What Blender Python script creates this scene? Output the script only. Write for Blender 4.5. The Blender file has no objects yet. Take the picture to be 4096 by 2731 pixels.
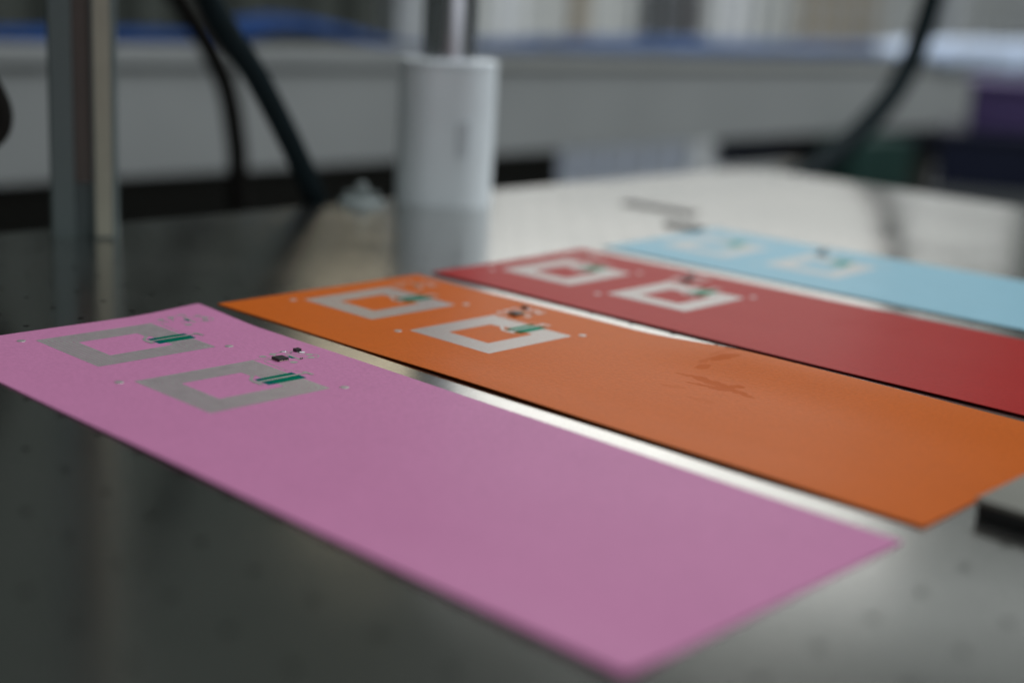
import bpy, bmesh, math, random
from mathutils import Vector, Matrix
random.seed(7)
sc = bpy.context.scene
COL = sc.collection
MM = 0.001            # everything below is written in millimetres, table top = 0

# ------------------------------------------------------------------ camera
cd = bpy.data.cameras.new('camera')
cam = bpy.data.objects.new('camera', cd); COL.objects.link(cam)
cam.location = (-221.4*MM, -426.3*MM, 122.5*MM)
cam.rotation_euler = (1.3254, -0.0543, -0.8063)
cd.sensor_width = 36; cd.lens = 48.82
cd.clip_start = 0.01; cd.clip_end = 60
cd.dof.use_dof = True
cd.dof.focus_distance = 0.463
cd.dof.aperture_fstop = 3.9
cd.dof.aperture_blades = 9
sc.camera = cam

# ------------------------------------------------------------------ world and lamps (a dim hall, daylight from windows at the far right, plus added fill lamps)
w = bpy.data.worlds.new('World'); sc.world = w; w.use_nodes = True
w.node_tree.nodes['Background'].inputs[0].default_value = (0.85, 1.0, 0.92, 1)
w.node_tree.nodes['Background'].inputs[1].default_value = 0.056
sc.view_settings.view_transform = 'Standard'
sc.view_settings.look = 'None'
sc.view_settings.exposure = 0.0
sc.view_settings.gamma = 1.0

def area_lamp(name, loc, aim, sx, sy, radiance, col):
    l = bpy.data.lights.new(name, 'AREA'); l.shape = 'RECTANGLE'; l.size = sx; l.size_y = sy
    l.energy = radiance*math.pi*sx*sy; l.color = col
    o = bpy.data.objects.new(name, l); COL.objects.link(o)
    o.location = loc
    d = Vector(aim)-Vector(loc)
    o.rotation_euler = d.to_track_quat('-Z', 'Y').to_euler()
    return o
def polar(az, el, dist):
    a, e = math.radians(az), math.radians(el)
    return (-.2214+dist*math.sin(a)*math.cos(e), -.4263+dist*math.cos(a)*math.cos(e), -.122+dist*math.sin(e))   # measured from the camera's mirror image below the table top
TGT = (0.15, 0.0, 0.0)
area_lamp('ceiling_lamp', (0.75, -0.45, 2.7), (0.5, -0.4, 0), 2.2, 2.2, 3.1, (0.95, 0.98, 1.0))
area_lamp('window_lamp', polar(54.2, 16.4, 5.2), TGT, 1.62, 0.70, 1.85, (1.0, 0.985, 0.95))
area_lamp('low_wall_fill', polar(56, 8.8, 5.2), TGT, 1.95, 0.56, 0.60, (0.98, 1.0, 0.98))  # added lamp in place of the dimmer wall below the window
area_lamp('high_wall_fill', polar(61, 22.4, 5.2), TGT, 2.0, 0.34, 0.55, (0.95, 1.0, 1.0))  # added lamp in place of the dimmer wall above the window
area_lamp('warm_window_lamp', polar(40.7, 16.4, 5.0), TGT, 0.42, 0.38, 1.2, (1.0, 0.86, 0.62))
area_lamp('beam_fill', (3.0, -0.9, 2.7), (2.9, 1.6, 0), 2.6, 1.6, 5.4, (0.95, 0.98, 1.0))  # added fill that brightens the beam and the things behind the table
area_lamp('rear_fill', (-0.1, -2.9, 0.9), (0.3, 0.2, 0.3), 2.6, 1.4, 0.85, (0.90, 0.94, 1.0))  # added behind the camera for the pole's bright streak and frontal fill
area_lamp('wall_fill', (4.9, 0.9, 1.7), (5.0, 3.6, 0.0), 3.6, 0.9, 4.4, (0.97, 0.99, 1.0))  # added to brighten the far wall, turned away from the table

# ------------------------------------------------------------------ materials
def newmat(name):
    m = bpy.data.materials.new(name); m.use_nodes = True
    nt = m.node_tree
    return m, nt, nt.nodes['Principled BSDF']
def N(nt, t, **kw):
    n = nt.nodes.new(t)
    for k, v in kw.items(): setattr(n, k, v)
    return n
def noisy(name, col, rough=0.5, metal=0.0, var=0.08, scale=40, bump=0.0, bscale=None, spec=0.5, rvar=0.08, stretch=(1,1,1)):
    m, nt, b = newmat(name)
    tc = N(nt, 'ShaderNodeTexCoord'); mp = N(nt, 'ShaderNodeMapping'); mp.inputs['Scale'].default_value = stretch
    nt.links.new(tc.outputs['Object'], mp.inputs['Vector'])
    n = N(nt, 'ShaderNodeTexNoise'); n.inputs['Scale'].default_value = scale; n.inputs['Detail'].default_value = 6
    nt.links.new(mp.outputs[0], n.inputs['Vector'])
    r = N(nt, 'ShaderNodeMapRange'); r.inputs['From Min'].default_value = .3; r.inputs['From Max'].default_value = .7
    r.inputs['To Min'].default_value = 1-var; r.inputs['To Max'].default_value = 1+var
    nt.links.new(n.outputs['Fac'], r.inputs['Value'])
    mx = N(nt, 'ShaderNodeVectorMath', operation='SCALE'); mx.inputs[0].default_value = col
    nt.links.new(r.outputs[0], mx.inputs['Scale']); nt.links.new(mx.outputs[0], b.inputs['Base Color'])
    r2 = N(nt, 'ShaderNodeMapRange'); r2.inputs['From Min'].default_value = .3; r2.inputs['From Max'].default_value = .7
    r2.inputs['To Min'].default_value = max(.02, rough-rvar); r2.inputs['To Max'].default_value = min(1, rough+rvar)
    nt.links.new(n.outputs['Fac'], r2.inputs['Value']); nt.links.new(r2.outputs[0], b.inputs['Roughness'])
    b.inputs['Metallic'].default_value = metal
    b.inputs['Specular IOR Level'].default_value = spec
    if bump:
        n2 = N(nt, 'ShaderNodeTexNoise'); n2.inputs['Scale'].default_value = bscale or scale*4; n2.inputs['Detail'].default_value = 4
        nt.links.new(mp.outputs[0], n2.inputs['Vector'])
        bp = N(nt, 'ShaderNodeBump'); bp.inputs['Strength'].default_value = bump; bp.inputs['Distance'].default_value = 0.0003
        nt.links.new(n2.outputs['Fac'], bp.inputs['Height']); nt.links.new(bp.outputs[0], b.inputs['Normal'])
    return m

def paper_mat(name, col, stains=(), rough=0.38, spec=0.08):
    m, nt, b = newmat(name)
    tc = N(nt, 'ShaderNodeTexCoord')
    n = N(nt, 'ShaderNodeTexNoise'); n.inputs['Scale'].default_value = 850; n.inputs['Detail'].default_value = 4
    n3 = N(nt, 'ShaderNodeTexNoise'); n3.inputs['Scale'].default_value = 45; n3.inputs['Detail'].default_value = 5
    for q in (n, n3): nt.links.new(tc.outputs['Object'], q.inputs['Vector'])
    add = N(nt, 'ShaderNodeMath', operation='ADD')
    a1 = N(nt, 'ShaderNodeMath', operation='MULTIPLY'); a1.inputs[1].default_value = 0.34
    a2 = N(nt, 'ShaderNodeMath', operation='MULTIPLY'); a2.inputs[1].default_value = 0.08
    nt.links.new(n.outputs['Fac'], a1.inputs[0]); nt.links.new(n3.outputs['Fac'], a2.inputs[0])
    nt.links.new(a1.outputs[0], add.inputs[0]); nt.links.new(a2.outputs[0], add.inputs[1])
    add2 = N(nt, 'ShaderNodeMath', operation='ADD'); add2.inputs[1].default_value = 0.79
    nt.links.new(add.outputs[0], add2.inputs[0])
    mx = N(nt, 'ShaderNodeVectorMath', operation='SCALE'); mx.inputs[0].default_value = col
    nt.links.new(add2.outputs[0], mx.inputs['Scale'])
    colout = mx.outputs[0]
    b.inputs['Roughness'].default_value = rough
    b.inputs['Specular IOR Level'].default_value = spec
    if stains:
        # soaked-in smears: irregular strokes of their own shape, without the sheen of the paper
        nd = N(nt, 'ShaderNodeTexNoise'); nd.inputs['Scale'].default_value = 330; nd.inputs['Detail'].default_value = 5
        nt.links.new(tc.outputs['Object'], nd.inputs['Vector'])
        sb = N(nt, 'ShaderNodeVectorMath', operation='SUBTRACT'); sb.inputs[1].default_value = (.5, .5, .5)
        nt.links.new(nd.outputs['Color'], sb.inputs[0])
        sl = N(nt, 'ShaderNodeVectorMath', operation='SCALE'); sl.inputs['Scale'].default_value = 0.0042
        nt.links.new(sb.outputs[0], sl.inputs[0])
        ad = N(nt, 'ShaderNodeVectorMath', operation='ADD')
        nt.links.new(tc.outputs['Object'], ad.inputs[0]); nt.links.new(sl.outputs[0], ad.inputs[1])
        last = None
        for (x0, y0, x1, y1, wd, amt) in stains:
            mp = N(nt, 'ShaderNodeMapping', vector_type='TEXTURE')
            L = math.hypot(x1-x0, y1-y0)/2+wd*.6
            mp.inputs['Location'].default_value = ((x0+x1)/2*MM, (y0+y1)/2*MM, 0)
            mp.inputs['Rotation'].default_value = (0, 0, math.atan2(y1-y0, x1-x0))
            mp.inputs['Scale'].default_value = (L*MM, wd*MM, 1)
            nt.links.new(ad.outputs[0], mp.inputs['Vector'])
            ln = N(nt, 'ShaderNodeVectorMath', operation='LENGTH'); nt.links.new(mp.outputs[0], ln.inputs[0])
            mr = N(nt, 'ShaderNodeMapRange'); mr.inputs['From Min'].default_value = 1.12; mr.inputs['From Max'].default_value = .88
            mr.inputs['To Min'].default_value = 0; mr.inputs['To Max'].default_value = amt
            nt.links.new(ln.outputs['Value'], mr.inputs['Value'])
            if last is None: last = mr.outputs[0]
            else:
                mm_ = N(nt, 'ShaderNodeMath', operation='MAXIMUM')
                nt.links.new(last, mm_.inputs[0]); nt.links.new(mr.outputs[0], mm_.inputs[1]); last = mm_.outputs[0]
        mc = N(nt, 'ShaderNodeMix', data_type='RGBA')
        nt.links.new(last, mc.inputs['Factor']); nt.links.new(colout, mc.inputs[6])
        mc.inputs[7].default_value = (col[0]*.86, col[1]*.78, col[2]*.5, 1)
        colout = mc.outputs[2]
        ms = N(nt, 'ShaderNodeMapRange'); ms.inputs['To Min'].default_value = spec; ms.inputs['To Max'].default_value = spec*.35
        nt.links.new(last, ms.inputs['Value']); nt.links.new(ms.outputs[0], b.inputs['Specular IOR Level'])
    nt.links.new(colout, b.inputs['Base Color'])
    bp = N(nt, 'ShaderNodeBump'); bp.inputs['Strength'].default_value = 0.6; bp.inputs['Distance'].default_value = 0.00016
    nt.links.new(n.outputs['Fac'], bp.inputs['Height']); nt.links.new(bp.outputs[0], b.inputs['Normal'])
    return m

def table_mat():
    m, nt, b = newmat('brushed_metal')
    b.inputs['Metallic'].default_value = 1.0
    tc = N(nt, 'ShaderNodeTexCoord')
    mp = N(nt, 'ShaderNodeMapping'); mp.inputs['Scale'].default_value = (1, 7, 1); mp.inputs['Rotation'].default_value = (0, 0, math.radians(38))
    nt.links.new(tc.outputs['Object'], mp.inputs['Vector'])
    g = N(nt, 'ShaderNodeTexNoise'); g.inputs['Scale'].default_value = 420; g.inputs['Detail'].default_value = 4
    nt.links.new(mp.outputs[0], g.inputs['Vector'])
    s = N(nt, 'ShaderNodeTexNoise'); s.inputs['Scale'].default_value = 9; s.inputs['Detail'].default_value = 6; s.inputs['Roughness'].default_value = .6
    nt.links.new(tc.outputs['Object'], s.inputs['Vector'])
    r = N(nt, 'ShaderNodeMapRange'); r.inputs['From Min'].default_value = .35; r.inputs['From Max'].default_value = .65
    r.inputs['To Min'].default_value = .13; r.inputs['To Max'].default_value = .19
    nt.links.new(s.outputs['Fac'], r.inputs['Value'])
    gm = N(nt, 'ShaderNodeMath', operation='MULTIPLY_ADD'); gm.inputs[1].default_value = .05; 
    nt.links.new(g.outputs['Fac'], gm.inputs[0]); nt.links.new(r.outputs[0], gm.inputs[2])
    nt.links.new(gm.outputs[0], b.inputs['Roughness'])
    c = N(nt, 'ShaderNodeMapRange'); c.inputs['From Min'].default_value = .3; c.inputs['From Max'].default_value = .7
    c.inputs['To Min'].default_value = .52; c.inputs['To Max'].default_value = .66
    nt.links.new(g.outputs['Fac'], c.inputs['Value'])
    vm = N(nt, 'ShaderNodeVectorMath', operation='SCALE'); vm.inputs[0].default_value = (1.0, .99, .96)
    nt.links.new(c.outputs[0], vm.inputs['Scale']); nt.links.new(vm.outputs[0], b.inputs['Base Color'])
    bp = N(nt, 'ShaderNodeBump'); bp.inputs['Strength'].default_value = .25; bp.inputs['Distance'].default_value = .00003
    nt.links.new(g.outputs['Fac'], bp.inputs['Height']); nt.links.new(bp.outputs[0], b.inputs['Normal'])
    return m

def tint_mat():
    # printed insulating lacquer: a see-through green film over ink and paper
    m, nt, b = newmat('green_lacquer')
    nt.nodes.remove(b)
    out = nt.nodes['Material Output']
    t = N(nt, 'ShaderNodeBsdfTransparent'); t.inputs[0].default_value = (.05, .68, .52, 1)
    d = N(nt, 'ShaderNodeBsdfDiffuse'); d.inputs[0].default_value = (.012, .28, .20, 1)
    mx = N(nt, 'ShaderNodeMixShader')
    tc = N(nt, 'ShaderNodeTexCoord'); n = N(nt, 'ShaderNodeTexNoise'); n.inputs['Scale'].default_value = 800
    nt.links.new(tc.outputs['Object'], n.inputs['Vector'])
    r = N(nt, 'ShaderNodeMapRange'); r.inputs['To Min'].default_value = .12; r.inputs['To Max'].default_value = .22
    nt.links.new(n.outputs['Fac'], r.inputs['Value']); nt.links.new(r.outputs[0], mx.inputs[0])
    nt.links.new(t.outputs[0], mx.inputs[1]); nt.links.new(d.outputs[0], mx.inputs[2])
    nt.links.new(mx.outputs[0], out.inputs['Surface'])
    return m

M = {}
M['table'] = table_mat()
M['hole'] = noisy('hole_dark', (.012, .012, .012), .8, var=.3)
M['pink'] = paper_mat('pink_paper', (.545, .212, .39))
M['orange'] = paper_mat('orange_paper', (.55, .115, .010), stains=(
    (72.0, -153.5, 82, -157.5, 2.6, .9), (56.5, -157.5, 66, -160.5, 3.0, .9), (45, -159.5, 49.5, -160, 1.8, .75), (51, -155.5, 58, -157, 1.4, .6), (60, -153.5, 72, -154.5, 1.2, .45),
    (34.5, -157.5, 35.5, -166, .9, .8), (35.8, -163, 34, -180, 2.4, .9), (34, -176, 31, -191, 1.7, .9), (28.8, -167, 30.4, -180, 1.4, .9),
    (31, -177, 33.6, -181, 3.2, .9), (33, -178, 38.5, -181.5, 2.1, .95), (19, -164, 21, -171, 1.6, .4), (14, -178, 15, -187, 1.8, .3)))
M['red'] = paper_mat('red_paper', (.37, .019, .017), stains=((30, -150, 48, -158, 1.2, .35), (40, -172, 52, -176, 1.0, .3)))
M['blue'] = paper_mat('blue_paper', (.285, .515, .625))
M['ink'] = noisy('silver_ink', (.65, .635, .615), .36, .64, .03, 300, .06, 1800, rvar=.04)
M['lacquer'] = tint_mat()
M['chip'] = noisy('chip_black', (.018, .018, .02), .42, 0, .2, 600, .3, 2500)
M['print'] = noisy('chip_print', (.055, .055, .055), .5)
M['tin'] = noisy('tin_contacts', (.78, .70, .55), .28, 1.0, .1, 900)
M['solder'] = noisy('solder', (.55, .55, .57), .36, 1.0, .08, 1500, .5, 1500)
M['ceramic'] = noisy('capacitor_brown', (.12, .05, .03), .4, 0, .1, 900)

# ------------------------------------------------------------------ mesh helpers
def link(name, verts, faces, mat, parent=None, smooth=False, mats=None, fmat=None):
    me = bpy.data.meshes.new(name)
    me.from_pydata([(x*MM, y*MM, z*MM) for x, y, z in verts], [], faces)
    for q in (mats or [mat]): me.materials.append(q)
    if fmat: me.polygons.foreach_set('material_index', fmat)
    if smooth: me.polygons.foreach_set('use_smooth', [True]*len(me.polygons))
    me.update()
    o = bpy.data.objects.new(name, me); COL.objects.link(o)
    if parent: o.parent = parent
    return o
def tag(o, label, cat, group=None, kind=None):
    if label: o['label'] = label
    if cat: o['category'] = cat
    if group: o['group'] = group
    if kind: o['kind'] = kind
    return o
def empty(name, loc=(0,0,0), rz=0):
    o = bpy.data.objects.new(name, None); COL.objects.link(o)
    o.empty_display_size = .02
    o.location = tuple(q*MM for q in loc); o.rotation_euler = (0, 0, rz)
    return o
def box(x0, x1, y0, y1, z0, z1, bev=0, seg=2):
    bm = bmesh.new()
    vs = [bm.verts.new((x, y, z)) for z in (z0, z1) for (x, y) in ((x0,y0),(x1,y0),(x1,y1),(x0,y1))]
    for f in ((0,3,2,1),(4,5,6,7),(0,1,5,4),(1,2,6,5),(2,3,7,6),(3,0,4,7)): bm.faces.new([vs[i] for i in f])
    if bev: bmesh.ops.bevel(bm, geom=list(bm.edges), offset=bev, segments=seg, profile=.5, affect='EDGES')
    return bm
def from_bm(name, bm, mat, parent=None, smooth=False):
    bmesh.ops.recalc_face_normals(bm, faces=bm.faces)
    me = bpy.data.meshes.new(name)
    bmesh.ops.scale(bm, vec=(MM, MM, MM), verts=bm.verts)
    bm.to_mesh(me); bm.free(); me.materials.append(mat)
    if smooth: me.polygons.foreach_set('use_smooth', [True]*len(me.polygons))
    o = bpy.data.objects.new(name, me); COL.objects.link(o)
    if parent: o.parent = parent
    return o
def join(dst, src):
    me = bpy.data.meshes.new('tmp'); src.to_mesh(me); src.free(); dst.from_mesh(me); bpy.data.meshes.remove(me)
def spline(pts, n=8):
    P = [Vector(q) for q in pts]; P = [2*P[0]-P[1]]+P+[2*P[-1]-P[-2]]; out = []
    for i in range(1, len(P)-2):
        a, b, c, d = P[i-1:i+3]
        for k in range(n):
            t = k/n
            out.append(.5*((2*b)+(c-a)*t+(2*a-5*b+4*c-d)*t*t+(3*b-a-3*c+d)*t**3))
    out.append(P[-2]); return out
def tube(name, pts, r, mat, parent=None, seg=14, n=8):
    P = spline(pts, n); V = []; F = []
    up = Vector((0.3, 1, 0.2)).normalized()
    for i, p in enumerate(P):
        t = (P[min(i+1, len(P)-1)]-P[max(i-1, 0)]).normalized()
        a = t.cross(up).normalized(); b = t.cross(a)
        for k in range(seg):
            q = p+(a*math.cos(2*math.pi*k/seg)+b*math.sin(2*math.pi*k/seg))*r
            V.append(tuple(q))
        if i:
            for k in range(seg):
                F.append(((i-1)*seg+k, (i-1)*seg+(k+1)%seg, i*seg+(k+1)%seg, i*seg+k))
    F.append(tuple(range(seg))[::-1]); F.append(tuple(range((len(P)-1)*seg, len(P)*seg)))
    return link(name, V, F, mat, parent, True)
def lathe(name, prof, mat, parent=None, c=(0,0,0), seg=32):
    V = []; F = []
    for r, z in prof:
        for k in range(seg):
            a = 2*math.pi*k/seg; V.append((c[0]+r*math.cos(a), c[1]+r*math.sin(a), c[2]+z))
    for i in range(len(prof)-1):
        for k in range(seg):
            F.append((i*seg+k, i*seg+(k+1)%seg, (i+1)*seg+(k+1)%seg, (i+1)*seg+k))
    ns = len(F); n = len(V)
    V += V[:seg]; V += V[(len(prof)-1)*seg:len(prof)*seg]
    F.append(tuple(range(n, n+seg))[::-1]); F.append(tuple(range(n+seg, n+2*seg)))
    o = link(name, V, F, mat, parent, True)
    o.data.polygons[ns].use_smooth = False; o.data.polygons[ns+1].use_smooth = False
    return o

# ------------------------------------------------------------------ the perforated metal table
def hole_cell(V, F, FM, xa, xb, ya, yb, idx, cx, cy, r, seg, top, bottom, mat_wall, mat_floor, floor=True):
    """a rectangular cell (corner indices idx: ll, lr, ur, ul) with a round hole"""
    n0 = len(V)
    for k in range(seg):
        a = 2*math.pi*(k+.5)/seg - 3*math.pi/4
        V.append((cx+r*math.cos(a), cy+r*math.sin(a), top(cx+r*math.cos(a), cy+r*math.sin(a))))
    q = seg//4
    for s in range(4):
        arc = [n0+(s*q+k) % seg for k in range(-1, q)]
        if s == 0: arc = [n0+seg-1]+[n0+k for k in range(q)]
        F.append([idx[s], idx[(s+1) % 4]]+arc[::-1]); FM.append(0)
    n1 = len(V)
    for k in range(seg):
        x, y, z = V[n0+k]; V.append((x, y, bottom(x, y)))
    for k in range(seg):
        F.append([n0+k, n1+k, n1+(k+1) % seg, n0+(k+1) % seg][::-1]); FM.append(mat_wall)
    if floor: F.append([n1+k for k in range(seg)]); FM.append(mat_floor)
    return n0, n1

def build_table():
    root = empty('perforated_table')
    tag(root, 'brushed metal table top with rows of small holes under the coloured sheets', 'table')
    px, py, x0, y0 = 21.0, 20.1, -34.2, -59.0
    i0, i1, j0, j1 = -20, 33, -22, 11
    V = []; F = []; FM = []
    gx = [x0+(i-.5)*px for i in range(i0, i1+2)]; gy = [y0+(j-.5)*py for j in range(j0, j1+2)]
    base = {}
    for a, x in enumerate(gx):
        for b, y in enumerate(gy):
            base[a, b] = len(V); V.append((x, y, 0))
    for a in range(len(gx)-1):
        for b in range(len(gy)-1):
            idx = (base[a, b], base[a+1, b], base[a+1, b+1], base[a, b+1])
            hole_cell(V, F, FM, 0, 0, 0, 0, idx, (gx[a]+gx[a+1])/2, (gy[b]+gy[b+1])/2, 1.15, 12,
                      lambda x, y: 0, lambda x, y: -2.5, 0, 1)
    # plain rim round the drilled field, with a rounded far corner
    X0, X1, Y0, Y1 = gx[0], gx[-1], gy[0], gy[-1]
    EX0, EX1, EY0, EY1, R = -900, 703, -1000, 191, 34
    out = [(EX0, EY0), (EX1, EY0)]
    for k in range(9):
        t = math.pi/2*k/8; out.append((EX1-R+R*math.cos(t), EY1-R+R*math.sin(t)))
    out += [(EX0, EY1)]
    n0 = len(V)
    for x, y in out: V.append((x, y, 0))
    A, B, Cc, D = base[0, 0], base[len(gx)-1, 0], base[len(gx)-1, len(gy)-1], base[0, len(gy)-1]
    m = len(out)
    # the rim polygons use the field's own border vertices so that no seam opens
    bot = [base[a, 0] for a in range(len(gx))]; rig = [base[len(gx)-1, b] for b in range(len(gy))]
    top = [base[a, len(gy)-1] for a in range(len(gx))]; lef = [base[0, b] for b in range(len(gy))]
    F.append([n0, n0+1]+bot[::-1]); F.append([n0+1]+[n0+2]+rig[::-1])
    F.append([n0+k for k in range(2, m)]+top); F.append([n0+m-1, n0]+lef)
    FM += [0]*4
    # rolled edge: small round-over, then skirt
    prev = [n0+k for k in range(m)]
    cx, cy = (EX0+EX1)/2, (EY0+EY1)/2
    for (o, z) in ((.8, -.25), (1.4, -.9), (1.5, -1.8), (1.5, -28)):
        n = len(V)
        for i, (x, y) in enumerate(out):
            V.append((x+o*(1 if x > cx else -1), y+o*(1 if y > cy else -1), z))
        for k in range(m):
            F.append([prev[k], n+k, n+(k+1) % m, prev[(k+1) % m]]); FM.append(0)
        prev = [n+k for k in range(m)]
    F.append(prev[::-1]); FM.append(0)
    link('tabletop', V, F, None, root, mats=[M['table'], M['hole']], fmat=FM)
    for (x, y) in ((640, 130), (640, -920), (-840, 130), (-840, -920)):
        from_bm('leg', box(x-25, x+25, y-25, y+25, -880, -27.9, 2), noisy('leg_paint', (.12, .13, .13), .5), root)
    return root
build_table()

# ------------------------------------------------------------------ coloured sheets with printed antennas
SX0, SX1, SY0, SY1 = -32.4, 72.9, -283.2, 12.4
TH = 0.36
DOTS = [(sgn*26.3+22.1, -20.3-sgn*22.1+off) for off in (0, -61.6) for sgn in (-1, 1)]
def sm(a, b, x):
    t = max(0, min(1, (x-a)/(b-a))); return t*t*(3-2*t)
def relief(kind):
    """how the sheet lifts off the table, mm"""
    def f(x, y):
        z = .05
        if kind == 'pink':
            z += 1.7*sm(40, 84, x)*sm(-28, 14, y) + .35*sm(-18, -33, x)*sm(-40, -140, y) + .5*sm(-225, -285, y)*sm(-10, -34, x)
        elif kind == 'orange':
            z += .5*sm(-8, -33, x)*sm(-40, -120, y)*(1-.5*sm(-230, -285, y)) + 2.5*sm(28, 74, x)**1.4*sm(-108, -166, y)*(1-.25*sm(-220, -285, y))
        elif kind == 'red':
            z += .35*sm(10, -33, x) + .5*sm(30, 73, x)
        else:
            z += .12*sm(10, -33, x) + .7*sm(20, 73, x)*sm(-40, -150, y) + .4*math.exp(-((x-.5*y-70)/12)**2)*sm(-90, -130, y)*sm(-20, 10, x)
        return z + .06*math.sin(x*.09+1)*math.sin(y*.06)
    return f
def lines(a, b, step, holes, hw):
    s = {a, b}
    for h in holes: s |= {round(h-hw, 3), round(h+hw, 3)}
    s = sorted(s); out = []
    for p, q in zip(s, s[1:]):
        n = 1 if abs(q-p-2*hw) < .01 else max(1, round((q-p)/step))
        out += [p+(q-p)*k/n for k in range(n)]
    return out+[b]
def paper_mesh(name, f, mat, parent):
    gx = lines(SX0, SX1, 3.0, sorted({round(d[0], 3) for d in DOTS}), 2.4)
    gy = lines(SY0, SY1, 3.4, sorted({round(d[1], 3) for d in DOTS}), 2.4)
    V = []; F = []; FM = []; ti = {}; bi = {}
    for a, x in enumerate(gx):
        for b, y in enumerate(gy):
            ti[a, b] = len(V); V.append((x, y, f(x, y)+TH))
    for a, x in enumerate(gx):
        for b, y in enumerate(gy):
            bi[a, b] = len(V); V.append((x, y, f(x, y)))
    na, nb = len(gx), len(gy)
    for a in range(na-1):
        for b in range(nb-1):
            F.append((ti[a, b], ti[a+1, b], ti[a+1, b+1], ti[a, b+1]))
            F.append((bi[a, b], bi[a, b+1], bi[a+1, b+1], bi[a+1, b])); FM += [0, 0]
    for a in range(na-1):
        F.append((ti[a, 0], bi[a, 0], bi[a+1, 0], ti[a+1, 0])); F.append((ti[a+1, nb-1], bi[a+1, nb-1], bi[a, nb-1], ti[a, nb-1]))
    for b in range(nb-1):
        F.append((ti[0, b+1], bi[0, b+1], bi[0, b], ti[0, b])); F.append((ti[na-1, b], bi[na-1, b], bi[na-1, b+1], ti[na-1, b+1]))
    FM += [0]*(len(F)-len(FM))
    o = link(name, V, F, mat, parent, fmat=FM)
    return o

def stroke(V, F, pts, wd, zf, step=3.0, closed=False):
    """flat printed line of width wd along pts with mitred corners"""
    P = [Vector(p) for p in pts]; n = len(P); off = []
    for i in range(n):
        d1 = (P[i]-P[i-1]).normalized() if i else None
        d2 = (P[i+1]-P[i]).normalized() if i < n-1 else None
        if d1 is None: nn = Vector((-d2.y, d2.x)); off.append(nn*wd/2)
        elif d2 is None: nn = Vector((-d1.y, d1.x)); off.append(nn*wd/2)
        else:
            n1, n2 = Vector((-d1.y, d1.x)), Vector((-d2.y, d2.x))
            b = (n1+n2).normalized(); off.append(b*(wd/2/max(.35, b.dot(n1))))
    first = True
    for i in range(n-1):
        L = (P[i+1]-P[i]).length; k = max(1, int(L/step))
        for j in range(0 if first else 1, k+1):
            t = j/k
            c = P[i].lerp(P[i+1], t); o = off[i].lerp(off[i+1], t)
            a, b = c+o, c-o
            V.append((a.x, a.y, zf(a.x, a.y))); V.append((b.x, b.y, zf(b.x, b.y)))
            m = len(V)
            if not (first and j == 0): F.append((m-4, m-3, m-1, m-2)[::-1])
        first = False
def disc(V, F, cx, cy, rx, ry, zf, rot=0, seg=28):
    n = len(V); c, s = math.cos(rot), math.sin(rot)
    for k in range(seg):
        a = 2*math.pi*k/seg; x, y = rx*math.cos(a), ry*math.sin(a)
        X, Y = cx+x*c-y*s, cy+x*s+y*c; V.append((X, Y, zf(X, Y)))
    F.append(tuple(range(n, n+seg)))
def rect(V, F, x0, x1, y0, y1, zf, step=2.0):
    nx = max(1, int((x1-x0)/step)); ny = max(1, int((y1-y0)/step)); n = len(V)
    for i in range(nx+1):
        for j in range(ny+1):
            x, y = x0+(x1-x0)*i/nx, y0+(y1-y0)*j/ny; V.append((x, y, zf(x, y)))
    for i in range(nx):
        for j in range(ny):
            a = n+i*(ny+1)+j; F.append((a, a+ny+1, a+ny+2, a+1))

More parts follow.
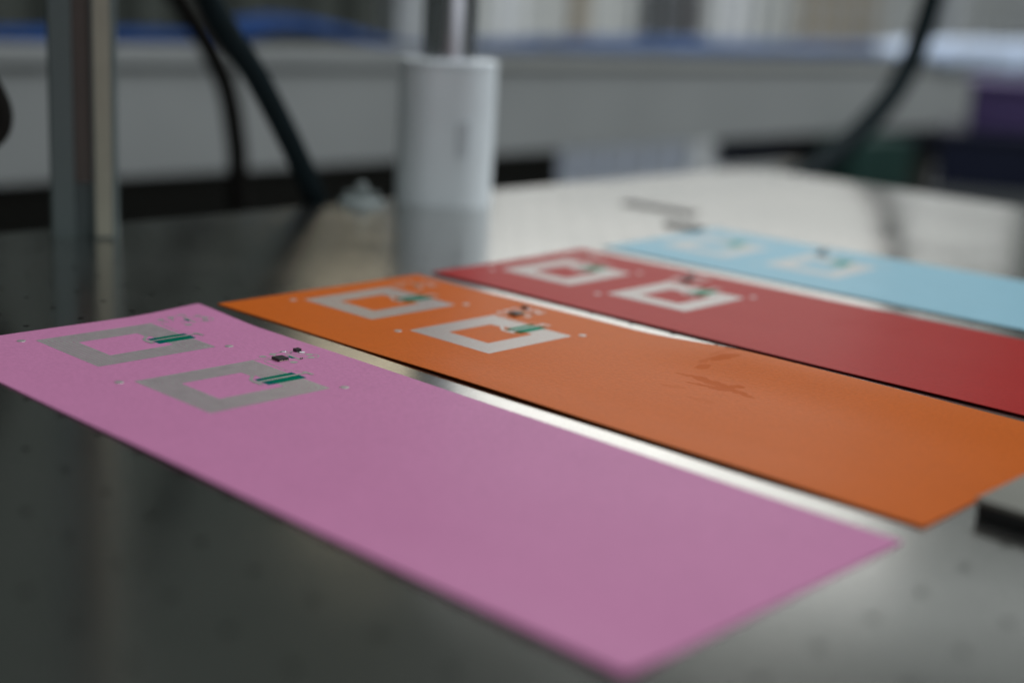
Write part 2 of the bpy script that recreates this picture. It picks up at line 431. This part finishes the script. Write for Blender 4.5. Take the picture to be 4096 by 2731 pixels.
CW, CH, NT, PITCH, TW = 44.2, 40.6, 7, 1.47, 1.25
def coil(parent, f, oy):
    z1 = lambda x, y: f(x, y)+TH+.03
    z2 = lambda x, y: f(x, y)+TH+.06
    z3 = lambda x, y: f(x, y)+TH+.09
    d = lambda k: TW/2+PITCH*k
    pts = [(CW-d(0), oy+.2)]
    for k in range(NT):
        pts += [(CW-d(k), oy-(CH-d(k))), (d(k), oy-(CH-d(k))), (d(k), oy-d(k)), (CW-d(k+1), oy-d(k))]
    pts += [(CW-d(NT), oy-15.2), (30.1, oy-18.6), (29.5, oy-20.2), (29.5, oy-22.6)]
    V = []; F = []; stroke(V, F, pts, TW, z1)
    c = link('antenna_coil', V, F, M['ink'], parent)
    V = []; F = []; rect(V, F, 31.0, 45.75, oy-26.8, oy-19.1, z2)
    link('insulating_patch', V, F, M['lacquer'], parent)
    V = []; F = []
    stroke(V, F, [(28.7, oy-22.3), (48.3, oy-22.3), (49.3, oy-21.9)], 1.25, z3)
    stroke(V, F, [(29.5, oy-21.2), (29.6, oy-25.2)], 1.5, z3)
    stroke(V, F, [(49.3, oy-20.9), (49.55, oy-25.3)], 1.3, z3)
    link('jumper_trace', V, F, M['ink'], parent)
    # thin feed lines to the chip
    V = []; F = []
    stroke(V, F, [(49.3, oy-21.2), (49.2, oy-20.0), (46.2, oy-16.4), (45.8, oy-15.0), (46.5, oy-3.6), (47.4, oy-2.7), (50.4, oy-2.9)], .34, z1)
    stroke(V, F, [(43.3, oy-.6), (46.4, oy+.1), (47.6, oy-1.2), (50.4, oy-1.9)], .34, z1)
    stroke(V, F, [(49.7, oy+1.8), (50.6, oy-1.6)], .3, z1)
    stroke(V, F, [(54.2, oy+2.2), (52.6, oy-2)], .6, z1)
    stroke(V, F, [(54.2, oy+2.4), (58.9, oy+2.9), (60.2, oy+.6)], .5, z1)
    stroke(V, F, [(57.9, oy+.2), (57.8, oy-4), (57.5, oy-8.4)], .95, z1)
    stroke(V, F, [(54.2, oy-4.4), (57.6, oy-4.4)], .3, z1)
    stroke(V, F, [(53.8, oy-9.4), (53.4, oy-6)], .3, z1)
    stroke(V, F, [(58.9, oy-7.9), (62.2, oy-7.9)], .4, z1)
    stroke(V, F, [(58, oy-.4), (63.8, oy-4.8)], .45, z1)
    arc = [(63.6+2.3*math.cos(t), oy-6.9+2.3*math.sin(t)) for t in [math.radians(-100+k*16) for k in range(10)]]
    stroke(V, F, arc, .45, z1)
    link('feed_trace', V, F, M['ink'], parent)
    for (x, y, rx, ry) in ((49.7, 1.75, 1.25, 1.25), (54.2, 2.35, 1.25, 1.25), (64.0, -4.9, 1.3, 1.3), (62.2, -8.2, 1.3, 1.3), (53.9, -9.6, 1.3, 1.3), (59.1, 2.9, 1.5, .7), (63.4, -1.4, 1.5, .8)):
        V = []; F = []; disc(V, F, x, oy+y, rx, ry, lambda a, b: f(a, b)+TH+.036, -.6)
        link('contact_pad', V, F, M['ink'], parent)
    V = []; F = []; rect(V, F, 56.3, 57.45, oy-5.7, oy-2.8, lambda a, b: f(a, b)+TH+.075, .5)
    p = link('insulating_patch', V, F, M['lacquer'], parent)

def chips(parent, f, oy):
    zb = f(52, oy-4.6)+TH
    # square chip with a row of tin contacts under each side
    bm = box(-2.05, 2.05, -2.05, 2.05, .12, .98, .05, 1)
    c = from_bm('microchip', bm, M['chip'], parent)
    c.location = (51.95*MM, (oy-4.75)*MM, zb*MM); c.rotation_euler = (0, 0, math.radians(-3))
    bm = bmesh.new()
    for s in range(4):
        R_ = Matrix.Rotation(s*math.pi/2, 3, 'Z')
        for k in range(6):
            b = box(-1.4+k*.56-.13, -1.4+k*.56+.13, -2.09, -1.6, .03, .3, .03, 1)
            bmesh.ops.rotate(b, cent=(0, 0, 0), matrix=R_, verts=b.verts); join(bm, b)
    from_bm('contact_row', bm, M['tin'], c)
    bm = bmesh.new()
    for r_, (n, wd) in enumerate(((6, .2), (7, .2), (4, .22))):
        for k in range(n):
            join(bm, box(-1.1+k*.32, -1.1+k*.32+wd, .75-r_*.55-.34, .75-r_*.55, .982, .986))
    from_bm('marking', bm, M['print'], c)
    # small square sensor chip with a round recess in its lid
    V = []; F = []; FM = []
    h = 1.05
    for x, y in ((-h, -h), (h, -h), (h, h), (-h, h)): V.append((x, y, 1.0))
    for x, y in ((-h, -h), (h, -h), (h, h), (-h, h)): V.append((x, y, .1))
    hole_cell(V, F, FM, 0, 0, 0, 0, (0, 1, 2, 3), .1, .1, .36, 16, lambda x, y: 1.0, lambda x, y: .7, 0, 0)
    for k in range(4): F.append((k, k+4, (k+1) % 4+4, (k+1) % 4))
    F.append((7, 6, 5, 4))
    s = link('sensor_chip', V, F, M['chip'], parent)
    s.location = (63.35*MM, (oy+.85)*MM, (f(63, oy)+TH)*MM); s.rotation_euler = (0, 0, math.radians(-6))
    # solder joints
    for (x, y, rx, ry, hgt) in ((59.1, 2.9, 1.1, .5, .3), (63.5, -1.3, 1.2, .55, .42)):
        prof = [(1.0, 0), (.95, .35), (.75, .7), (.4, .93), (.08, 1.0)]
        o = lathe('solder_joint', prof, M['solder'], parent)
        o.location = (x*MM, (oy+y)*MM, (f(x, oy+y)+TH+.02)*MM); o.scale = (rx, ry, hgt); o.rotation_euler = (0, 0, -.5)
    for (x, y, rz) in ((60.45, .35, .9), (58.35, -7.95, .1)):
        cp = from_bm('capacitor', box(-.28, .28, -.26, .26, .03, .5, .04, 1), M['ceramic'], parent)
        cp.location = (x*MM, (oy+y)*MM, (f(x, oy+y)+TH)*MM); cp.rotation_euler = (0, 0, rz)
        for sgn in (-1, 1):
            from_bm('end_cap', box(.24*sgn-(.24 if sgn < 0 else 0), .24*sgn+(.24 if sgn > 0 else 0), -.28, .28, .02, .53, .05, 1), M['solder'], cp)

def sheet(kind, loc, rz, label):
    root = empty('paper_sheet', (loc[0], loc[1], 0), math.radians(rz))
    tag(root, label, 'paper sheet', 'printed antenna sheets on the metal table')
    f = relief(kind)
    paper_mesh('paper', f, M[kind], root)
    for oy in (0, -61.6): coil(root, f, oy)
    chips(root, f, -61.6)
    for (x, y) in DOTS:
        o = lathe('silver_dot', [(1.5, 0), (1.5, .07), (1.38, .10), (.3, .11)], M['ink'], root, seg=20)
        o.location = (x*MM, y*MM, (f(x, y)+TH+.01)*MM)
sheet('pink', (0, 0), 0, 'pink paper sheet with two printed coils, nearest the camera')
sheet('orange', (115.0, 1.6), .6, 'orange paper sheet with dark smears between pink and red sheets')
sheet('red', (229.1, 3.4), 1.6, 'red paper sheet between the orange and the pale blue sheet')
sheet('blue', (349.5, 6.2), 3.0, 'pale blue paper sheet farthest back on the metal table')

# ------------------------------------------------------------------ small things on the table
M['plate_top'] = noisy('grey_plate', (.19, .19, .165), .5, 0, .06, 60, .1)
M['black'] = noisy('black_rubber', (.012, .013, .014), .55, 0, .2, 80)
r = empty('flat_plate', (204, -346, 0))
tag(r, 'grey topped flat plate with black edge cut off at right beside orange sheet', 'plate')
from_bm('base', box(-99.5, 100, -60, 59.5, .1, 3.6, .4), M['black'], r)
from_bm('top', box(-100, 100, -60, 60, 3.603, 5.2, .5), M['plate_top'], r)
M['bar'] = noisy('dull_steel', (.26, .25, .24), .5, .3, .1, 90)
r = from_bm('flat_bar', box(-5.5, 5.5, -25, 25, 0, 1.3, .3), M['bar']); r.location = (.456, .089, .0001); r.rotation_euler = (0, 0, math.radians(4))
tag(r, 'longer flat grey bar lying on table behind the blue sheet', 'metal bar')
r = from_bm('flat_bar', box(-4.5, 4.5, -11, 11, 0, 1.5, .3), M['bar']); r.location = (.412, .037, .0001); r.rotation_euler = (0, 0, math.radians(8))
tag(r, 'short flat grey bar at the far left corner of blue sheet', 'metal bar')

# white housing standing at the far edge of the table
M['housing'] = noisy('white_plastic', (.78, .84, .88), .42, 0, .03, 25)
M['housing_grey'] = noisy('grey_plastic', (.64, .69, .73), .5)
r = empty('post_foot', (349, 169, 0), math.radians(-42))
tag(r, 'chrome post in a white rounded foot at the far edge of the table', 'post')
def rounded_prism(hx, hy, rad, z0, z1, seg=8, ease=1.5):
    V = []; F = []; ring = []
    def loop(ins, z):
        n = len(V)
        for (cx, cy, a0) in ((hx-rad, hy-rad, 0), (-hx+rad, hy-rad, 90), (-hx+rad, -hy+rad, 180), (hx-rad, -hy+rad, 270)):
            for k in range(seg+1):
                a = math.radians(a0+90*k/seg); rr = rad-ins
                V.append((cx+rr*math.cos(a), cy+rr*math.sin(a), z))
        return [n+k for k in range(4*(seg+1))]
    rings = [loop(0, z0), loop(0, z1-ease), loop(ease*.3, z1-ease*.3), loop(ease, z1)]
    m = len(rings[0])
    for a, b in zip(rings, rings[1:]):
        for k in range(m): F.append((a[k], a[(k+1) % m], b[(k+1) % m], b[k]))
    F.append(tuple(rings[0][::-1])); F.append(tuple(rings[-1]))
    return V, F
V, F = rounded_prism(28.5, 25, 21, 0, 81, 12)
link('foot', V, F, M['housing'], r)
V, F = rounded_prism(28.9, 25.4, 21.4, 81.003, 83.5, 12)
link('rim', V, F, M['housing'], r)
from_bm('switch', box(6, 13, -25.9, -24.9, 30, 50, .4), M['housing_grey'], r)
lathe('pole', [(15.5, 83.503), (15.5, 194), (14.5, 195.5), (12, 196)], noisy('chrome', (.60, .60, .64), .26, 1.0, .05, 8, stretch=(1, 1, .1)), r, seg=40)

# slotted aluminium post standing on the table at the far left
M['alu'] = noisy('aluminium', (.15, .185, .185), .38, .5, .06, 8, stretch=(1, 1, .1))
M['slot'] = noisy('slot_strip', (.085, .068, .06), .6)
r = empty('slotted_post', (118, 174, 0), math.radians(-32))
tag(r, 'upright slotted aluminium post on the far left table edge', 'post')
h = 15; prof = []
for s in range(4):
    a = s*math.pi/2
    for (x, y) in ((-h+1, -h), (-4.2, -h), (-4.2, -h+2.2), (-7.5, -h+2.6), (-4.2, -h+8), (4.2, -h+8), (7.5, -h+2.6), (4.2, -h+2.2), (4.2, -h), (h-1, -h)):
        prof.append((x*math.cos(a)-y*math.sin(a), x*math.sin(a)+y*math.cos(a)))
n = len(prof)
V = [(x, y, z) for z in (0, 340) for x, y in prof]
F = [(k, (k+1) % n, n+(k+1) % n, n+k) for k in range(n)]+[tuple(range(n))[::-1], tuple(range(n, 2*n))]
link('profile', V, F, M['alu'], r)
from_bm('slot_cover', box(-4, 4, -13, -7.3, 26, 339), M['slot'], r)
from_bm('slot_cover', box(-12.9, -7.3, -4, 4, 26, 339), M['slot'], r)
from_bm('highlight_strip', box(5.2, 12.5, -15.9, -15.02, 1, 339, .2), noisy('cream_highlight', (.36, .35, .28), .5), r)  # highlight down the post, put in as a cream coloured strip

# hoses
M['hose'] = noisy('dark_teal_hose', (.006, .013, .016), .7, 0, .15, 60, spec=.12)
M['hose2'] = noisy('black_hose', (.008, .007, .006), .7, 0, .15, 60, spec=.12)
r = tube('hose', [(163, 203, 195), (208, 203, 110), (238, 203, 71), (265, 203, 29), (281, 203, -2), (299, 206, -55), (305, 212, -130), (305, 216, -858)], 6.8, M['hose'], n=14)
tag(r, 'dark teal hose slanting down behind the table between slotted post and chrome post', 'hose')
r = tube('hose', [(322, 520, 183), (397, 520, 103), (436, 520, 46), (449, 520, -3), (452, 520, -45), (454, 520, -140), (454, 520, -300), (454, 520, -858)], 8.5, M['hose2'], n=14)
tag(r, 'black hose hanging left of the teal hose in front of the grey beam', 'hose')
r = tube('hose', [(1019, 215, 320), (1021, 215, 191), (1013, 215, 137), (972, 215, 62), (877, 215, 3), (773, 215, -30), (690, 221, -70), (600, 235, -120), (560, 245, -300), (560, 245, -858)], 10.5, M['hose'], n=14)
tag(r, 'thick black hose curving down behind the right end of the table', 'hose')
r = tube('hose', [(10, 150, 220), (40, 160, 110), (64, 170, 78), (75, 173, 58), (70, 175, 47), (50, 178, 42), (10, 185, 40), (-80, 205, 20), (-120, 225, -60), (-125, 235, -858)], 6.5, M['hose2'])
tag(r, 'black hose loop cut by the left picture edge left of the post', 'hose')

# small white foot piece by the hose
M['white'] = noisy('white_nylon', (.27, .31, .31), .4, 0, .05, 60)
r = empty('wing_knob', (298, 183, 0)); tag(r, 'small white winged knob on table edge between hose and chrome post', 'knob')
lathe('base', [(13.5, 0), (13.5, 1.4), (12, 2.8), (4.5, 4.6)], M['white'], r)
bm = box(-10, 10, -1.8, 1.8, 4.603, 7.2, .8); from_bm('wing', bm, M['white'], r).rotation_euler = (0, 0, -.75)
lathe('stem', [(4.0, 7.203), (3.6, 10), (2.6, 12.2), (1.2, 12.8)], M['white'], r)

# ------------------------------------------------------------------ background
M['floor'] = noisy('floor_grey', (.16, .17, .17), .6, 0, .1, 3)
o = link('floor', [(-3000, -3000, -880.5), (12000, -3000, -880.5), (12000, 6000, -880.5), (-3000, 6000, -880.5)], [(0, 1, 2, 3)], M['floor']); o['kind'] = 'structure'
M['wall'] = noisy('wall_paint', (.58, .60, .58), .7, 0, .05, 2)
M['wall_dark'] = noisy('dark_curtain', (.050, .058, .050), .8, 0, .15, 5)
o = from_bm('wall', box(2600, 9800, 3620, 3700, -880, 420), M['wall']); o['kind'] = 'structure'
# dark curtain wall, in folds
V = []; F = []; nx = 180
for i in range(nx+1):
    x = 300+1640*i/nx; y = 1930+16*math.sin(i*.42)+9*math.sin(i*.97+1)
    V += [(x, y, -880), (x, y, 560)]
    if i: F.append((2*i-2, 2*i, 2*i+1, 2*i-1))
for i in range(nx, -1, -1):
    x, y, _ = V[2*i]; V += [(x, y+6, -880), (x, y+6, 560)]
n = nx+1
for i in range(nx):
    a = 2*n+2*i; F.append((a, a+2, a+3, a+1))
F += [(0, 1, 4*n-1, 4*n-2), (2*nx, 2*n, 2*n+1, 2*nx+1)]
o = link('curtain', V, F, M['wall_dark']); tag(o, 'dark grey green curtain filling the upper left background', 'curtain')

# long beam of the machine behind, with lips and a black panel as shade under its left half
M['beam'] = noisy('grey_enamel', (.31, .325, .325), .45, 0, .04, 6)
M['beam_lip'] = noisy('grey_lip', (.36, .37, .355), .45, 0, .04, 6)
M['gap_shade'] = noisy('gap_shade', (.026, .024, .019), .7, 0, .2, 8)  # near-black for the dark gap under the beam
M['green'] = noisy('green_paint', (.012, .045, .038), .5, 0, .1, 10)
r = empty('machine_beam', (1900, 930, -880)); tag(r, 'long grey machine beam crossing the whole background behind the table', 'machine')
def child(name, x0, x1, y0, y1, z0, z1, mat, bev=2):
    return from_bm(name, box(x0-1900, x1-1900, y0-930, y1-930, z0+880, z1+880, bev), mat, r)
child('front_panel', -200, 3400, 900, 960, -93, 26, M['beam'])
child('top_lip', 1090, 3400, 893, 962, 26.5, 43, M['beam_lip'])
child('top_lip', -200, 1088, 893, 962, 26.5, 48, M['beam'])
child('base', -200, 1375, 985, 1060, -860, -93.5, M['gap_shade'])  # black panel added where the gap lies in shade
child('gap_panel', 2172, 3400, 985, 1060, -860, -93.5, M['gap_shade'])  # dark panel added to cover the lit wall below the beam
child('leg', 1958, 2168, 815, 890, -879.5, -96, M['green'])
child('crossbar', 1780, 2900, 965, 985, -150, -100, noisy('navy_bar', (.015, .02, .05), .5))

# blue film lying along the beam
def draped(name, prof, y, depth, mat, wob):
    V = []; F = []; xs = []
    P = spline([(x, zt, zb) for x, zt, zb in prof], 10)
    m = 9
    for i, p in enumerate(P):
        x, zt, zb = p
        jig = wob*math.sin(i*.9)+wob*.6*math.sin(i*.37+2)
        sec = [(y-9+jig*.6, zb), (y-12+jig, zb+(zt-zb)*.35), (y-9-jig*.5, zb+(zt-zb)*.7), (y-3, zt-1.5), (y+6, zt), (y+depth*.5, zt-1+jig*.4), (y+depth, zt-4), (y+depth+4, zt-10), (y+depth, zb)]
        for (yy, zz) in sec: V.append((x, yy, zz))
        if i:
            for k in range(m-1): F.append(((i-1)*m+k, i*m+k, i*m+k+1, (i-1)*m+k+1))
    F.append(tuple(range(m))); F.append(tuple(range((len(P)-1)*m, len(P)*m))[::-1])
    F += [((i-1)*m+m-1, i*m+m-1, i*m, (i-1)*m) for i in range(1, len(P))]
    return link(name, V, F, mat, None, True)
M['film'] = noisy('blue_film', (.004, .042, .17), .5, 0, .2, 12, .6, 30, spec=.2)
M['film_backlit'] = noisy('backlit_blue_film', (.05, .10, .23), .5, 0, .35, 6, .6, 30, spec=.25)  # same blue film, with back-light put into a lighter colour
M['film_white'] = noisy('whitish_film', (.58, .69, .88), .4, 0, .2, 9, .6, 30)
o = draped('plastic_film', [(200, 63, 48.5), (445, 63, 48.5), (617, 65, 50), (680, 62, 50), (720, 72, 49), (736, 79, 50), (784, 84, 62), (855, 77, 61), (923, 65, 52), (996, 54, 48.7), (1080, 54, 48.5)], 912, 34, M['film'], 2.5)
tag(o, 'deep blue plastic film bulging along the left half of the beam', 'plastic film')
o = draped('plastic_film', [(1100, 60, 43.5), (1180, 62, 43.5), (1290, 67, 44), (1486, 70, 44), (1716, 68, 44), (1985, 66, 44), (2150, 69, 44)], 912, 36, M['film_backlit'], 3)
tag(o, 'blue plastic film coloured lighter for back-light along the beam right of the chrome post', 'plastic film')
o = draped('plastic_film', [(2165, 66, 44), (2240, 72, 44), (2350, 78, 34), (2500, 80, 20), (2700, 82, 10), (3000, 80, 10)], 900, 60, M['film_white'], 6)
tag(o, 'whitish crumpled plastic film heaped at the right end of the beam', 'plastic film')

# wire fence behind the beam
M['wire'] = noisy('galvanised_wire', (.50, .53, .56), .4, .3, .1, 30)
r = empty('wire_fence', (3200, 1500, -880)); tag(r, 'pale wire mesh fence in front of the light wall at right', 'fence')
bm = bmesh.new()
x = 1560
while x < 5600:
    join(bm, box(x-3200-4, x-3200+4, -4, 4, 20, 1180)); x += 78
from_bm('upright_wires', bm, M['wire'], r)['kind'] = 'stuff'
bm = bmesh.new(); z = 40
while z < 1180:
    join(bm, box(1560-3200, 5600-3200, 4.1, 8.5, z-2.5, z+2.5)); z += 52
from_bm('cross_wires', bm, M['wire'], r)['kind'] = 'stuff'
for x in (1500, 3600): from_bm('fence_post', box(x-3200-25, x-3200+25, -25, 25, 0, 1200, 2), M['wire'], r)

o = from_bm('pale_panel', box(2170, 2690, 1700, 1714, -879, -130, 2), noisy('pale_blue_sheet', (.42, .47, .56), .6)); tag(o, 'pale blue grey panel under the beam behind the fence', 'panel')
# things against the far wall
M['column'] = noisy('white_column', (.84, .87, .90), .5, 0, .03, 4)
for x0, x1, lab in ((3907, 4040, 'white column on the far wall just right of the chrome post'), (5396, 5695, 'wide white column on the far wall right of the black cabinet')):
    o = from_bm('wall_column', box(x0, x1, 3597, 3619, -880, 430, 4), M['column']); tag(o, lab, 'column')
r = empty('cabinet', (4964, 3540, -880)); tag(r, 'black cabinet against the light wall at top centre', 'cabinet')
from_bm('body', box(-160, 160, -50, 75, 20, 1180, 4), noisy('cabinet_black', (.02, .021, .022), .5), r)
from_bm('door', box(-155, -2, -60, -50.5, 60, 1160, 2), noisy('cabinet_door', (.024, .024, .026), .45), r)
from_bm('door', box(2, 155, -60, -50.5, 60, 1160, 2), noisy('cabinet_door', (.03, .02, .02), .45), r)
from_bm('plinth', box(-130, 130, -40, 70, 0, 19.5), M['black'], r)
# shelf boards seen through the fence
M['tan'] = noisy('tan_board', (.38, .33, .25), .6, 0, .1, 4)
o = from_bm('board', box(6100, 6900, 3560, 3619, -880, 400, 4), M['tan']); tag(o, 'tan board leaning on the far wall beside wide white column', 'board')
o = from_bm('board', box(4330, 4440, 3560, 3619, -880, 400, 4), M['tan']); tag(o, 'tan board on the far wall left of the black cabinet', 'board')

# stacked crates at the right edge
def crate(name, x, y, z, hx, hy, hz, mat, label):
    r = empty(name, (x, y, z), math.radians(-64)); tag(r, label, 'crate', 'crates at the right edge')
    from_bm('body', box(-hx, hx, -hy, hy, 0, hz-9.5, 6), mat, r)
    from_bm('rim', box(-hx-5, hx+5, -hy-5, hy+5, hz-9, hz, 3), mat, r)
    return r
M['navy'] = noisy('navy_plastic', (.006, .010, .035), .5, 0, .15, 10)
M['purple'] = noisy('purple_plastic', (.085, .055, .17), .5, 0, .2, 10)
crate('crate', 2012, 494, -135, 172, 130, 88, M['navy'], 'dark navy crate under the purple crate at right edge')
crate('crate', 2030, 484, -46.9, 150, 120, 78, M['purple'], 'purple crate on top of the navy crate at right edge')
r = empty('trolley', (2012, 494, -880), math.radians(-64)); tag(r, 'grey trolley carrying the stacked crates at the right edge', 'trolley')
mg = noisy('trolley_grey', (.13, .14, .145), .5)
o = from_bm('deck', box(-182, 240, -150, 200, 700, 744.9), mg, r)
for sx in (-1, 1):
    for sy in (-1, 1): from_bm('leg', box(sx*160-18, sx*160+18, sy*130-18, sy*130+18, 0, 699.5), mg, r)
